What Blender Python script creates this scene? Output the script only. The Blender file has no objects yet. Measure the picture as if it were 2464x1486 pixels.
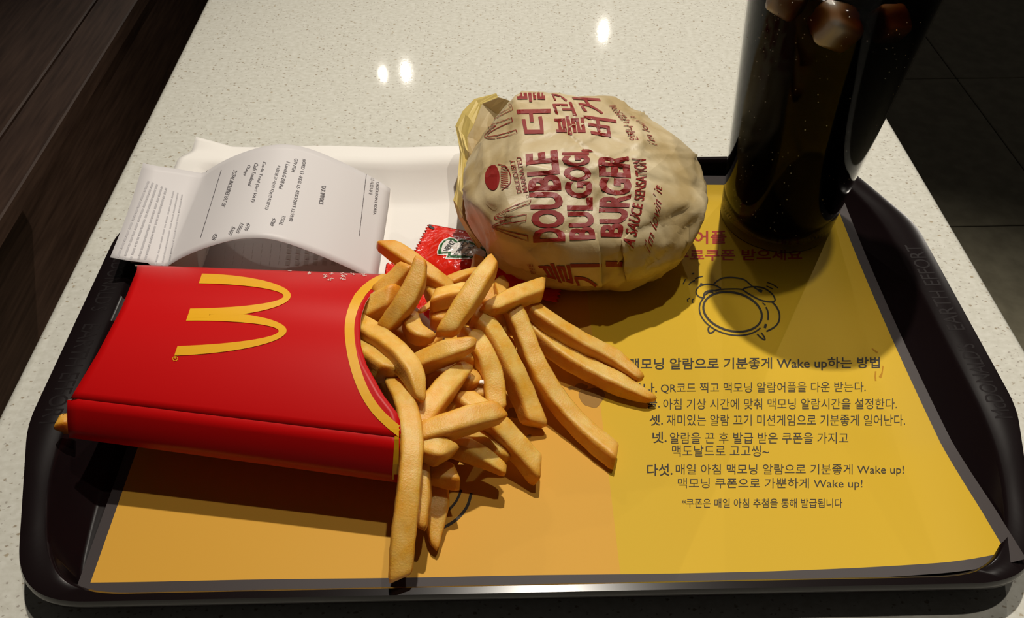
import bpy, bmesh, math, random
import numpy as np
from mathutils import Vector, Matrix
from mathutils.bvhtree import BVHTree

SC = bpy.context.scene
COL = SC.collection
TABLE_Z = 0.75            # the scene is laid out from the table top (z = 0) and lifted to this height at the end

# ------------------------------------------------------------------ camera
CAM_H = 0.32
F_PX, CX, CY = 2000.0, 1232.0, 743.0
_th, _ps = math.radians(46.2), math.radians(1.23)
CF = Vector((math.sin(_ps)*math.cos(_th), math.cos(_ps)*math.cos(_th), -math.sin(_th)))
CR = Vector((math.cos(_ps), -math.sin(_ps), 0))
CU = CR.cross(CF)
EYE = Vector((0, 0, CAM_H))
cam = bpy.data.cameras.new('camera')
cam.sensor_width = 36.0
cam.lens = F_PX/2464.0*36.0
cam.clip_start = 0.01
cam.clip_end = 30
cam_o = bpy.data.objects.new('camera', cam)
COL.objects.link(cam_o)
m = Matrix((CR, CU, -CF)).transposed().to_4x4()
m.translation = EYE
cam_o.matrix_world = m
SC.camera = cam_o

# ------------------------------------------------------------------ world, lamps, exposure
SC.view_settings.view_transform = 'Standard'
SC.view_settings.look = 'None'
SC.view_settings.exposure = 0.0
SC.view_settings.gamma = 1.0
SC.view_settings.use_curve_mapping = False
W = bpy.data.worlds.new('room_ambience')
SC.world = W
W.use_nodes = True
W.node_tree.nodes['Background'].inputs[0].default_value = (1.0, 0.90, 0.80, 1)
W.node_tree.nodes['Background'].inputs[1].default_value = 0.020

def spot(name, loc, target, watts, radius, angle=60, blend=0.6, col=(1.0, 0.925, 0.81)):
    l = bpy.data.lights.new(name, 'SPOT')
    l.energy = watts
    l.shadow_soft_size = radius
    l.spot_size = math.radians(angle)
    l.spot_blend = blend
    l.color = col
    o = bpy.data.objects.new(name, l)
    COL.objects.link(o)
    o.location = loc
    o.rotation_euler = (Vector(target)-Vector(loc)).to_track_quat('-Z', 'Y').to_euler()
    return o

# ceiling downlight over the far side of the tray, a second one beside it, and the row further down the room
spot('ceiling_downlight', (0.13, 1.05, 2.15), (0.34, 0.41, 0), 158, 0.022, 50, 0.9)
spot('ceiling_downlight', (0.44, 0.50, 2.15), (0.26, 0.36, 0), 38, 0.022, 50, 0.9)
for x, y, w in ((-0.68, 4.46, 50), (-0.85, 4.46, 16), (0.84, 5.15, 70), (2.05, 3.17, 70)):
    spot('ceiling_downlight', (x, y, 2.2), (0, 0.5, 0), w, 0.008, 30, 0.5, (1.0, 0.93, 0.82))


def P(x, y, z=0.0):
    """world point at height z seen at pixel (x, y) of the 2464x1486 photograph"""
    d = CF + CR*((x-CX)/F_PX) - CU*((y-CY)/F_PX)
    return EYE + d*((z-CAM_H)/d.z)

def ray(x, y):
    return (CF + CR*((x-CX)/F_PX) - CU*((y-CY)/F_PX)).normalized()

# ------------------------------------------------------------------ materials
def mat(name, color, rough=0.5, spec=0.5, **kw):
    M = bpy.data.materials.new(name)
    M.use_nodes = True
    b = M.node_tree.nodes['Principled BSDF']
    b.inputs['Base Color'].default_value = (*color, 1)
    b.inputs['Roughness'].default_value = rough
    b.inputs['Specular IOR Level'].default_value = spec
    for k, v in kw.items():
        b.inputs[k.replace('_', ' ')].default_value = v
    return M

def N(M, t, **kw):
    n = M.node_tree.nodes.new(t)
    for k, v in kw.items():
        if k in n.inputs: n.inputs[k].default_value = v
        else: setattr(n, k, v)
    return n

def L(M, a, b): M.node_tree.links.new(a, b)

def bump(M, scale, strength, dist=0.0005, detail=3, coords='Object'):
    tc = N(M, 'ShaderNodeTexCoord')
    n = N(M, 'ShaderNodeTexNoise', Scale=scale, Detail=detail)
    L(M, tc.outputs[coords], n.inputs['Vector'])
    b = N(M, 'ShaderNodeBump', Strength=strength, Distance=dist)
    L(M, n.outputs['Fac'], b.inputs['Height'])
    L(M, b.outputs['Normal'], M.node_tree.nodes['Principled BSDF'].inputs['Normal'])
    return tc, n

def mottled(M, c1, c2, scale, lo=0.35, hi=0.65, detail=4):
    tc = N(M, 'ShaderNodeTexCoord')
    n = N(M, 'ShaderNodeTexNoise', Scale=scale, Detail=detail)
    L(M, tc.outputs['Object'], n.inputs['Vector'])
    r = N(M, 'ShaderNodeValToRGB')
    r.color_ramp.elements[0].position = lo; r.color_ramp.elements[0].color = (*c1, 1)
    r.color_ramp.elements[1].position = hi; r.color_ramp.elements[1].color = (*c2, 1)
    L(M, n.outputs['Fac'], r.inputs['Fac'])
    L(M, r.outputs['Color'], M.node_tree.nodes['Principled BSDF'].inputs['Base Color'])
    return r

M_tray = mat('tray_plastic', (0.0066, 0.0036, 0.0040), 0.20, 0.25)
M_tray_letters = mat('tray_lettering', (0.0080, 0.0048, 0.0052), 0.55, 0.15)
M_red = mat('carton_red', (0.54, 0.0032, 0.004), 0.38, 0.16); bump(M_red, 1500, 0.05, 0.0001)
M_cream = mat('carton_inside', (0.62, 0.50, 0.40), 0.7)
M_gold = mat('print_gold', (0.80, 0.40, 0.004), 0.36, 0.45)
M_white_print = mat('print_white', (0.75, 0.5, 0.45), 0.4)
M_napkin = mat('napkin_tissue', (0.80, 0.77, 0.73), 0.95, 0.1)
M_receipt = mat('thermal_paper', (0.66, 0.63, 0.63), 0.45, 0.4)
M_ink = mat('receipt_ink', (0.10, 0.09, 0.10), 0.7)
M_faint = mat('faint_back_print', (0.42, 0.40, 0.41), 0.6)
M_mat_ink = mat('mat_ink', (0.035, 0.028, 0.02), 0.75)
M_mat_red = mat('mat_red_ink', (0.42, 0.03, 0.02), 0.75)
M_mat_border = mat('mat_border', (0.040, 0.030, 0.030), 0.6, 0.4)
M_stain = mat('grease_stain', (0.34, 0.185, 0.045), 0.6, 0.12)
M_stain2 = mat('sauce_smear', (0.48, 0.22, 0.01), 0.6, 0.12)
M_bred = mat('wrapper_red_ink', (0.25, 0.016, 0.012), 0.45, 0.3)
M_green = mat('label_green', (0.01, 0.10, 0.02), 0.3)
M_label = mat('label_white', (0.75, 0.72, 0.68), 0.3)
M_black = mat('black_ink', (0.01, 0.01, 0.01), 0.4)
M_salt = mat('salt_white', (0.95, 0.9, 0.85), 0.5)

# table: pale speckled quartz
M_quartz = mat('speckled_quartz', (0.6, 0.55, 0.45), 0.035, 0.5)
def quartz():
    M = M_quartz
    b = M.node_tree.nodes['Principled BSDF']
    tc = N(M, 'ShaderNodeTexCoord')
    mp = N(M, 'ShaderNodeMapping'); mp.inputs['Scale'].default_value = (1.0, 1.35, 1.0)
    L(M, tc.outputs['Object'], mp.inputs['Vector'])
    dn = N(M, 'ShaderNodeTexNoise', Scale=700.0, Detail=2.0)
    L(M, mp.outputs[0], dn.inputs['Vector'])
    mv = N(M, 'ShaderNodeVectorMath', operation='MULTIPLY_ADD')
    mv.inputs[1].default_value = (0.0022,)*3
    L(M, dn.outputs['Color'], mv.inputs[0]); L(M, mp.outputs[0], mv.inputs[2])
    base = N(M, 'ShaderNodeTexNoise', Scale=260.0, Detail=5.0)
    L(M, mp.outputs[0], base.inputs['Vector'])
    rb = N(M, 'ShaderNodeValToRGB')
    rb.color_ramp.elements[0].position = 0.3; rb.color_ramp.elements[0].color = (0.60, 0.585, 0.51, 1)
    rb.color_ramp.elements[1].position = 0.7; rb.color_ramp.elements[1].color = (0.71, 0.70, 0.63, 1)
    L(M, base.outputs['Fac'], rb.inputs['Fac'])
    prev = rb.outputs['Color']
    for sc_, thr, prob, colr in ((300, 0.30, 0.80, (0.27, 0.20, 0.12)), (470, 0.33, 0.72, (0.33, 0.29, 0.25)), (190, 0.22, 0.86, (0.36, 0.28, 0.17))):
        v = N(M, 'ShaderNodeTexVoronoi', Scale=float(sc_))
        L(M, mv.outputs[0], v.inputs['Vector'])
        sep = N(M, 'ShaderNodeSeparateColor'); L(M, v.outputs['Color'], sep.inputs[0])
        g = N(M, 'ShaderNodeMath', operation='GREATER_THAN'); g.inputs[1].default_value = prob
        L(M, sep.outputs[0], g.inputs[0])
        mr = N(M, 'ShaderNodeMapRange')
        mr.inputs['From Min'].default_value = thr; mr.inputs['From Max'].default_value = thr*0.55
        mr.inputs['To Min'].default_value = 0; mr.inputs['To Max'].default_value = 0.75
        L(M, v.outputs['Distance'], mr.inputs['Value'])
        mu = N(M, 'ShaderNodeMath', operation='MULTIPLY')
        L(M, g.outputs[0], mu.inputs[0]); L(M, mr.outputs[0], mu.inputs[1])
        mx = N(M, 'ShaderNodeMix', data_type='RGBA')
        L(M, mu.outputs[0], mx.inputs[0]); L(M, prev, mx.inputs[6]); mx.inputs[7].default_value = (*colr, 1)
        prev = mx.outputs[2]
    L(M, prev, b.inputs['Base Color'])
    # slight orange peel so that lamp reflections sparkle
    w = N(M, 'ShaderNodeTexNoise', Scale=450.0, Detail=1.0)
    L(M, tc.outputs['Object'], w.inputs['Vector'])
    bp = N(M, 'ShaderNodeBump', Strength=0.12, Distance=0.00006)
    L(M, w.outputs['Fac'], bp.inputs['Height']); L(M, bp.outputs[0], b.inputs['Normal'])
quartz()

# placemat: yellow print, orange panel to the left
M_mat = mat('placemat_print', (0.6, 0.38, 0.03), 0.55, 0.16)
def placemat_mat():
    M = M_mat
    b = M.node_tree.nodes['Principled BSDF']
    tc, n = bump(M, 1400, 0.06, 0.0001, 2)
    sp = N(M, 'ShaderNodeSeparateXYZ'); L(M, tc.outputs['Object'], sp.inputs[0])
    lt = N(M, 'ShaderNodeMath', operation='LESS_THAN'); lt.inputs[1].default_value = 0.0468
    L(M, sp.outputs[0], lt.inputs[0])
    mx = N(M, 'ShaderNodeMix', data_type='RGBA')
    mx.inputs[6].default_value = (0.66, 0.42, 0.020, 1); mx.inputs[7].default_value = (0.70, 0.37, 0.045, 1)
    L(M, lt.outputs[0], mx.inputs[0])
    L(M, mx.outputs[2], b.inputs['Base Color'])
placemat_mat()

# wrapper: waxed paper with grease mottling
M_wrap = mat('waxed_paper', (0.6, 0.47, 0.25), 0.45, 0.5, Subsurface_Weight=0.0)
def wrap():
    M = M_wrap
    r = mottled(M, (0.46, 0.34, 0.16), (0.62, 0.51, 0.31), 38, 0.36, 0.6, 6)
    b = M.node_tree.nodes['Principled BSDF']
    tc = N(M, 'ShaderNodeTexCoord')
    n = N(M, 'ShaderNodeTexNoise', Scale=90.0, Detail=6.0, Roughness=0.65)
    L(M, tc.outputs['Object'], n.inputs['Vector'])
    bp = N(M, 'ShaderNodeBump', Strength=0.35, Distance=0.0008)
    L(M, n.outputs['Fac'], bp.inputs['Height'])
    vo = N(M, 'ShaderNodeTexVoronoi', Scale=42.0); vo.distance = 'EUCLIDEAN'
    L(M, tc.outputs['Object'], vo.inputs['Vector'])
    b2 = N(M, 'ShaderNodeBump', Strength=0.45, Distance=0.004)
    L(M, vo.outputs['Distance'], b2.inputs['Height']); L(M, bp.outputs[0], b2.inputs['Normal'])
    L(M, b2.outputs[0], b.inputs['Normal'])
wrap()
M_wrap_in = mat('wrapper_yellow_side', (0.62, 0.47, 0.14), 0.5)
bump(M_wrap_in, 120, 0.4, 0.001)
M_wrap_lid = mat('wrapper_backing', (0.45, 0.36, 0.22), 0.5)

# fries
M_fry = mat('fried_potato', (0.8, 0.5, 0.15), 0.44, 0.4, Subsurface_Weight=0.45)
def fry_mat():
    M = M_fry
    b = M.node_tree.nodes['Principled BSDF']
    b.inputs['Subsurface Radius'].default_value = (0.007, 0.0038, 0.0009)
    b.inputs['Subsurface Scale'].default_value = 1.0
    tc = N(M, 'ShaderNodeTexCoord')
    oi = N(M, 'ShaderNodeObjectInfo')
    n = N(M, 'ShaderNodeTexNoise', Scale=140.0, Detail=5.0)
    L(M, tc.outputs['Object'], n.inputs['Vector'])
    r = N(M, 'ShaderNodeValToRGB')
    r.color_ramp.elements[0].position = 0.32; r.color_ramp.elements[0].color = (0.82, 0.43, 0.040, 1)
    r.color_ramp.elements[1].position = 0.66; r.color_ramp.elements[1].color = (0.88, 0.62, 0.18, 1)
    L(M, n.outputs['Fac'], r.inputs['Fac'])
    at = N(M, 'ShaderNodeAttribute', attribute_name='browning_side_shade')
    mx = N(M, 'ShaderNodeMix', data_type='RGBA')
    ad = N(M, 'ShaderNodeMath', operation='MULTIPLY_ADD', use_clamp=True); ad.inputs[1].default_value = 0.28
    L(M, oi.outputs['Random'], ad.inputs[0]); L(M, at.outputs['Fac'], ad.inputs[2])
    L(M, ad.outputs[0], mx.inputs[0]); L(M, r.outputs['Color'], mx.inputs[6])
    mx.inputs[7].default_value = (0.66, 0.25, 0.015, 1)
    L(M, mx.outputs[2], b.inputs['Base Color'])
    n2 = N(M, 'ShaderNodeTexNoise', Scale=1300.0, Detail=4.0)
    L(M, tc.outputs['Object'], n2.inputs['Vector'])
    bp = N(M, 'ShaderNodeBump', Strength=0.5, Distance=0.0004)
    L(M, n2.outputs['Fac'], bp.inputs['Height']); L(M, bp.outputs[0], b.inputs['Normal'])
fry_mat()

M_foil = mat('sachet_foil', (0.70, 0.018, 0.006), 0.2, 0.45)
bump(M_foil, 260, 0.5, 0.0012, 4)

M_cup = mat('clear_plastic', (0.95, 0.95, 0.95), 0.04, 0.35, Transmission_Weight=1.0, IOR=1.10)
M_cola = mat('cola', (1, 1, 1), 0.03, 0.2, Transmission_Weight=1.0, IOR=1.09)
va = N(M_cola, 'ShaderNodeVolumeAbsorption', Density=650.0)
va.inputs['Color'].default_value = (0.62, 0.42, 0.18, 1)
L(M_cola, va.outputs[0], M_cola.node_tree.nodes['Material Output'].inputs['Volume'])
M_ice = mat('cloudy_ice', (0.85, 0.8, 0.72), 0.15, 0.5, Transmission_Weight=0.45, IOR=1.31)
M_bubble = mat('bubble', (0.75, 0.7, 0.6), 0.1, 0.8, Transmission_Weight=0.3)

M_wood = mat('dark_wood', (0.05, 0.03, 0.02), 0.55)
def wood():
    M = M_wood
    b = M.node_tree.nodes['Principled BSDF']
    tc = N(M, 'ShaderNodeTexCoord')
    mp = N(M, 'ShaderNodeMapping'); mp.inputs['Scale'].default_value = (26, 2.0, 26)
    L(M, tc.outputs['Object'], mp.inputs['Vector'])
    n = N(M, 'ShaderNodeTexNoise', Scale=6.0, Detail=6.0); L(M, mp.outputs[0], n.inputs['Vector'])
    r = N(M, 'ShaderNodeValToRGB')
    r.color_ramp.elements[0].position = 0.3; r.color_ramp.elements[0].color = (0.085, 0.042, 0.027, 1)
    r.color_ramp.elements[1].position = 0.7; r.color_ramp.elements[1].color = (0.19, 0.105, 0.07, 1)
    L(M, n.outputs['Fac'], r.inputs['Fac']); L(M, r.outputs[0], b.inputs['Base Color'])
wood()
M_tile = mat('olive_floor_tile', (0.07, 0.062, 0.042), 0.5)
mottled(M_tile, (0.25, 0.225, 0.155), (0.33, 0.30, 0.21), 30)
M_grout = mat('tile_grout', (0.02, 0.018, 0.012), 0.9)
M_steel = mat('table_base_steel', (0.02, 0.02, 0.02), 0.4, Metallic=0.8)

# ------------------------------------------------------------------ mesh helpers
def link(o, parent=None):
    COL.objects.link(o)
    if parent is not None: o.parent = parent
    return o

def mesh_obj(name, verts, faces, mats, parent=None, smooth=True, midx=None):
    me = bpy.data.meshes.new(name)
    me.from_pydata([tuple(v) for v in verts], [], faces)
    for mm in (mats if isinstance(mats, (list, tuple)) else [mats]): me.materials.append(mm)
    me.polygons.foreach_set('use_smooth', [smooth]*len(me.polygons))
    if midx is not None: me.polygons.foreach_set('material_index', midx)
    me.update()
    return link(bpy.data.objects.new(name, me), parent)

def bm_obj(name, bm, mats, parent=None, smooth=False):
    me = bpy.data.meshes.new(name)
    bm.to_mesh(me); bm.free()
    for mm in (mats if isinstance(mats, (list, tuple)) else [mats]): me.materials.append(mm)
    me.polygons.foreach_set('use_smooth', [smooth]*len(me.polygons))
    return link(bpy.data.objects.new(name, me), parent)

def tag(o, label, cat, group=None, kind=None):
    if label: o['label'] = label
    if cat: o['category'] = cat
    if group: o['group'] = group
    if kind: o['kind'] = kind
    return o

def empty(name, loc):
    o = bpy.data.objects.new(name, None)
    o.empty_display_size = 0.02
    COL.objects.link(o)
    o.location = loc
    return o

def adopt(o, parent):
    """parent o (built in world coordinates) to an Empty standing at its thing's base"""
    o.parent = parent
    o.matrix_parent_inverse = Matrix.Translation(-Vector(parent.location))
    return o

def box_bm(bm, x0, x1, y0, y1, z0, z1, bev=0.0, seg=2):
    r = bmesh.ops.create_cube(bm, size=1)
    for v in r['verts']:
        v.co = Vector((x0+(v.co.x+.5)*(x1-x0), y0+(v.co.y+.5)*(y1-y0), z0+(v.co.z+.5)*(z1-z0)))
    if bev:
        es = list({e for v in r['verts'] for e in v.link_edges})
        bmesh.ops.bevel(bm, geom=es, offset=bev, segments=seg, affect='EDGES', profile=0.5)

def solidify(o, t, offset=-1, mat_off=0, rim=0):
    md = o.modifiers.new('thickness', 'SOLIDIFY')
    md.thickness = t; md.offset = offset; md.material_offset = mat_off; md.material_offset_rim = rim
    return o

def bvh_of(objs):
    vs, fs = [], []
    for o in objs:
        k = len(vs)
        vs += [v.co.copy() for v in o.data.vertices]
        fs += [[k+i for i in p.vertices] for p in o.data.polygons]
    return BVHTree.FromPolygons(vs, fs)

_mean = 0
def flat2d_text(s, bold=0.0, res=3, shear=0.0):
    c = bpy.data.curves.new('lettering', 'FONT')
    c.body = s; c.size = 1; c.offset = bold; c.resolution_u = res; c.shear = shear
    o = bpy.data.objects.new('lettering', c)
    COL.objects.link(o)
    bpy.context.view_layer.update()
    me = bpy.data.meshes.new_from_object(o.evaluated_get(bpy.context.evaluated_depsgraph_get()))
    bm = bmesh.new(); bm.from_mesh(me)
    bpy.data.objects.remove(o); bpy.data.curves.remove(c); bpy.data.meshes.remove(me)
    xs = [v.co.x for v in bm.verts]; ys = [v.co.y for v in bm.verts]
    x0, x1, y0, y1 = min(xs), max(xs), min(ys), max(ys)
    for v in bm.verts: v.co = Vector(((v.co.x-x0)/(x1-x0), (v.co.y-y0)/(y1-y0), 0))
    return bm

def polys_bm(polys):
    bm = bmesh.new()
    for p in polys:
        try: bm.faces.new([bm.verts.new((a, b, 0)) for a, b in p])
        except ValueError: pass
    return bm

def ribbon(pts, w, closed=False):
    """quads of a stroke of width w (a number or a list) along 2-D points"""
    n = len(pts); out = []
    P_ = [Vector((a, b)) for a, b in pts]
    L_, R_ = [], []
    for i in range(n):
        a = P_[(i-1) % n] if closed else P_[max(i-1, 0)]
        b = P_[(i+1) % n] if closed else P_[min(i+1, n-1)]
        t = (b-a).normalized() if (b-a).length > 1e-9 else Vector((1, 0))
        nn = Vector((-t.y, t.x))*(w[i] if isinstance(w, (list, tuple)) else w)*0.5
        L_.append(P_[i]+nn); R_.append(P_[i]-nn)
    for i in range(n if closed else n-1):
        j = (i+1) % n
        out.append([tuple(R_[i]), tuple(R_[j]), tuple(L_[j]), tuple(L_[i])])
    return out

def smooth_pts(pts, k=6, closed=False):
    out = []; n = len(pts); P_ = [Vector(p) for p in pts]
    for i in range(n if closed else n-1):
        if closed: a, b, c, d = P_[(i-1) % n], P_[i], P_[(i+1) % n], P_[(i+2) % n]
        else: a, b, c, d = P_[max(i-1, 0)], P_[i], P_[i+1], P_[min(i+2, n-1)]
        for j in range(k):
            t = j/k
            out.append(0.5*((2*b)+(c-a)*t+(2*a-5*b+4*c-d)*t*t+(3*b-a-3*c+d)*t**3))
    if not closed: out.append(P_[-1])
    return [tuple(v) for v in out]

def cut_grid(bm, cell):
    xs = [v.co.x for v in bm.verts]; ys = [v.co.y for v in bm.verts]
    for ax, lo, hi in ((0, min(xs), max(xs)), (1, min(ys), max(ys))):
        k = math.floor(lo/cell)+1
        while k*cell < hi:
            co = [0, 0, 0]; no = [0, 0, 0]; co[ax] = k*cell; no[ax] = 1
            bmesh.ops.bisect_plane(bm, geom=bm.verts[:]+bm.edges[:]+bm.faces[:], plane_co=co, plane_no=no, dist=1e-7)
            k += 1

def along(curve, t):
    n = len(curve)-1
    x = min(max(t, 0), 1)*n; i = min(int(x), n-1); f = x-i
    a, b = curve[i], curve[i+1]
    return (a[0]+(b[0]-a[0])*f, a[1]+(b[1]-a[1])*f)

def to_px(bm, base, top):
    """unit box -> pixels between a base line and a top line (lists of points)"""
    for v in bm.verts:
        a, b = along(base, v.co.x), along(top, v.co.x)
        v.co.x, v.co.y = a[0]+(b[0]-a[0])*v.co.y, a[1]+(b[1]-a[1])*v.co.y
    return bm

def decal(name, bm, material, bvh=None, z=None, off=0.0002, cell=10, parent=None, label=None, fade=None):
    """lay flat print (a 2-D mesh given in photograph pixels) on a surface: a horizontal plane at height z or a mesh"""
    if bvh is not None and cell: cut_grid(bm, cell)
    dead = []
    for v in bm.verts:
        x, y = v.co.x, v.co.y
        if bvh is None:
            v.co = P(x, y, z) + Vector((0, 0, off))
        else:
            d = ray(x, y)
            h, n, i, dist = bvh.ray_cast(EYE, d)
            if h is None:
                if fade is None: dead.append(v); continue
                t_ = 0.40
                for _ in range(8):
                    h, n, i, dist = bvh.find_nearest(EYE + d*t_)
                    t_ = (h-EYE).dot(d)
                v.co = EYE + d*(t_-off)
                continue
            if n.dot(d) > 0: n = -n
            k_ = off if fade is None else -0.0004+(off+0.0004)*min(max((y-fade[0])/(fade[1]-fade[0]), 0), 1)
            v.co = h + (n*k_ if fade is None else (n*0.25-d*0.75)*k_)
    if dead: bmesh.ops.delete(bm, geom=dead, context='VERTS')
    for f in list(bm.faces):
        f.normal_update()
        c = f.calc_center_median()
        if f.normal.dot(c-EYE) > 0: f.normal_flip()
        if bvh is not None and fade is None and max(e.calc_length() for e in f.edges) > 0.012: bm.faces.remove(f)
    o = bm_obj(name, bm, material)
    if parent is not None:
        if parent.type == 'EMPTY': adopt(o, parent)
        else: o.parent = parent
    if label: o['label'] = label
    return o

def px_text(s, base, top, bold=0.0, res=3, shear=0.0):
    return to_px(flat2d_text(s, bold, res, shear), base, top)

def join_bms(bms):
    out = bmesh.new()
    for b in bms:
        me = bpy.data.meshes.new('tmp'); b.to_mesh(me); b.free()
        out.from_mesh(me); bpy.data.meshes.remove(me)
    return out

def arch_polys(outline=None):
    """the two arches in a unit box: solid, or as an outline stroke of the given width"""
    def ell(c, a, h, n=28): return [(c-a*math.cos(math.pi*i/n), h*max(math.sin(math.pi*i/n), 0)) for i in range(n+1)]
    cL, a, ai, hi = 0.27, 0.275, 0.155, 0.925
    if outline is None:
        out = []
        for c in (cL, 1-cL):
            o_, i_ = ell(c, a, 1), ell(c, ai, hi)
            out += [[o_[k], o_[k+1], i_[k+1], i_[k]] for k in range(len(o_)-1)]
        return out
    vy = math.sqrt(1-((0.5-cL)/a)**2)
    left = [p for p in ell(cL, a, 1, 40) if p[0] <= 0.5]
    right = [p for p in ell(1-cL, a, 1, 40) if p[0] >= 0.5]
    i1, i2 = ell(cL, ai, hi, 30), ell(1-cL, ai, hi, 30)
    ring = left+[(0.5, vy)]+right+i2[::-1]+i1[::-1]
    return ribbon(ring, outline, True)

# ================================================================== the setting
def build_setting():
    fl = bm_obj('floor', (lambda b: (box_bm(b, -2.5, 3.2, -1.2, 4.2, -0.78, -0.754), b)[1])(bmesh.new()), M_grout)
    tag(fl, 'dark olive tiled floor beyond the right edge of the table', 'floor', None, 'structure')
    bm = bmesh.new(); box_bm(bm, -0.2985, 0.2985, -0.2715, 0.2715, 0, 0.006, 0.0015, 1)
    me = bpy.data.meshes.new('floor_tile'); bm.to_mesh(me); bm.free(); me.materials.append(M_tile)
    for i in range(9):
        for j in range(9):
            o = bpy.data.objects.new('floor_tile', me); COL.objects.link(o)
            o.location = (-2.18+i*0.6, -0.950+0.273+j*0.546, -0.7565)
            o.parent = fl
    # table
    t = empty('table', (0.015, 0.55, -0.75))
    tag(t, 'pale speckled quartz table top with rounded edges under the tray', 'table')
    bm = bmesh.new(); box_bm(bm, -0.2405, 0.2695, -0.10, 1.15, -0.03, 0, 0.006, 4)
    adopt(bm_obj('table_top', bm, M_quartz, smooth=True), t)
    bm = bmesh.new(); bmesh.ops.create_cone(bm, cap_ends=True, segments=32, radius1=0.035, radius2=0.035, depth=0.70, matrix=Matrix.Translation((0.015, 0.55, -0.385)))
    adopt(bm_obj('pedestal', bm, M_steel, smooth=True), t)
    bm = bmesh.new(); box_bm(bm, -0.17, 0.2, 0.25, 0.85, -0.75, -0.735, 0.004)
    adopt(bm_obj('base', bm, M_steel), t)
    # bench
    b = empty('wooden_bench', (-0.9, 1.2, -0.75))
    tag(b, 'dark brown wooden bench seat left of the table', 'bench')
    for x0, x1 in ((-0.9, -0.642), (-0.6385, -0.575)):
        bm = bmesh.new(); box_bm(bm, x0, x1, -0.3, 3.2, -0.325, -0.30, 0.002, 1)
        adopt(bm_obj('seat_plank', bm, M_wood), b)
    bm = bmesh.new(); box_bm(bm, -0.9, -0.60, -0.28, 3.18, -0.75, -0.326)
    adopt(bm_obj('plinth', bm, M_wood), b)
build_setting()

# ================================================================== tray
TC = Vector((0.0112, 0.2765))
def outline(hw, yc, mx, my, hd, r1, r2, cut=0.028, yf=None, n=8, m_=14):
    """quarter by quarter: side straight to |y|=yc, slant to (mx,my), round corner, straight end"""
    def quarter(yk):
      pin = [(hw, 0), (hw, yk), (mx, my), (mx-cut, hd), (0, hd)]
      q = []
      P_ = [Vector(p) for p in pin]
      q.append(P_[0])
      for i, r in ((1, r1), (2, r2), (3, r2)):
        a, b, c = P_[i-1], P_[i], P_[i+1]
        d1, d2 = min(r, (a-b).length*0.48), min(r, (c-b).length*0.48)
        s, e = b+(a-b).normalized()*d1, b+(c-b).normalized()*d2
        for k in range(n+1):
            t = k/n; q.append(s*(1-t)**2+b*2*t*(1-t)+e*t*t)
      s = q[-1]
      for k in range(1, m_+1): q.append(s+(P_[4]-s)*(k/m_))
      return [(v.x, v.y) for v in q]
    full = quarter(yc); full += [(-x, y) for x, y in reversed(full[:-1])]
    fr = quarter(yf if yf else yc); fr += [(-x, y) for x, y in reversed(fr[:-1])]
    full += [(x, -y) for x, y in reversed(fr[1:-1])]
    return [(TC.x+x, TC.y+y) for x, y in full]

def build_tray():
    L_floor = outline(0.1850, 0.085, 0.1810, 0.121, 0.1290, 0.02, 0.012, 0.008)
    L_fl2 = outline(0.1870, 0.085, 0.1825, 0.122, 0.1305, 0.02, 0.012, 0.009)
    L_in = outline(0.2035, 0.075, 0.1885, 0.1185, 0.1328, 0.03, 0.018, 0.017)
    L_in2 = outline(0.2050, 0.074, 0.1900, 0.1195, 0.1340, 0.03, 0.018, 0.018)
    L_out = outline(0.2205, 0.072, 0.1975, 0.1255, 0.1368, 0.010, 0.014, 0.016, 0.055)
    L_out2 = outline(0.2213, 0.072, 0.1983, 0.1258, 0.1374, 0.010, 0.014, 0.016, 0.055)
    L_lip = outline(0.2205, 0.072, 0.1975, 0.1255, 0.1368, 0.010, 0.014, 0.016, 0.055)
    L_und = outline(0.2060, 0.074, 0.191, 0.1203, 0.1348, 0.03, 0.018, 0.018)
    L_bot = outline(0.1885, 0.085, 0.184, 0.123, 0.1315, 0.02, 0.012, 0.009)
    loops = [(L_floor, 0.004), (L_fl2, 0.0048), (L_in, 0.0182), (L_in2, 0.0198), (L_out, 0.0198), (L_out2, 0.0178), (L_out2, 0.0150), (L_lip, 0.0142), (L_und, 0.0172), (L_bot, 0.002), (L_floor, 0.0003)]
    vs, fs = [], []
    n = len(L_floor)
    for lp, z in loops: vs += [(x, y, z) for x, y in lp]
    for k in range(len(loops)-1):
        for i in range(n):
            j = (i+1) % n
            fs.append((k*n+i, k*n+j, (k+1)*n+j, (k+1)*n+i))
    fs.append(tuple(range(n-1, -1, -1)))
    fs.append(tuple((len(loops)-1)*n+i for i in range(n)))
    fs = [tuple(reversed(f)) for f in fs]
    o = mesh_obj('tray', vs, fs, M_tray)
    md = o.modifiers.new('b', 'EDGE_SPLIT'); md.split_angle = math.radians(50)
    tag(o, 'dark brown plastic serving tray with wide side grips', 'tray')
    # raised lettering on both grips
    for txt, xb, y0, y1, sgn in (("McDONALD'S", 0.2275, 0.2160, 0.2600, 1), ("EARTH EFFORT", 0.2275, 0.2690, 0.3310, 1),
                                 ("McDONALD'S", -0.2045, 0.3350, 0.2910, -1), ("EARTH EFFORT", -0.2045, 0.2820, 0.2200, -1)):
        bm = flat2d_text(txt, 0.0)
        for v in bm.verts:
            v.co = Vector((xb - sgn*v.co.y*0.0085, y0+(y1-y0)*v.co.x, 0.0198 + 0.0))
        g = bmesh.ops.extrude_face_region(bm, geom=bm.faces[:])
        for v in [e for e in g['geom'] if isinstance(e, bmesh.types.BMVert)]: v.co.z += 0.00006
        bmesh.ops.recalc_face_normals(bm, faces=bm.faces)
        bm_obj('raised_lettering', bm, M_tray_letters, o)
    return o
tray = build_tray()

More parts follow.
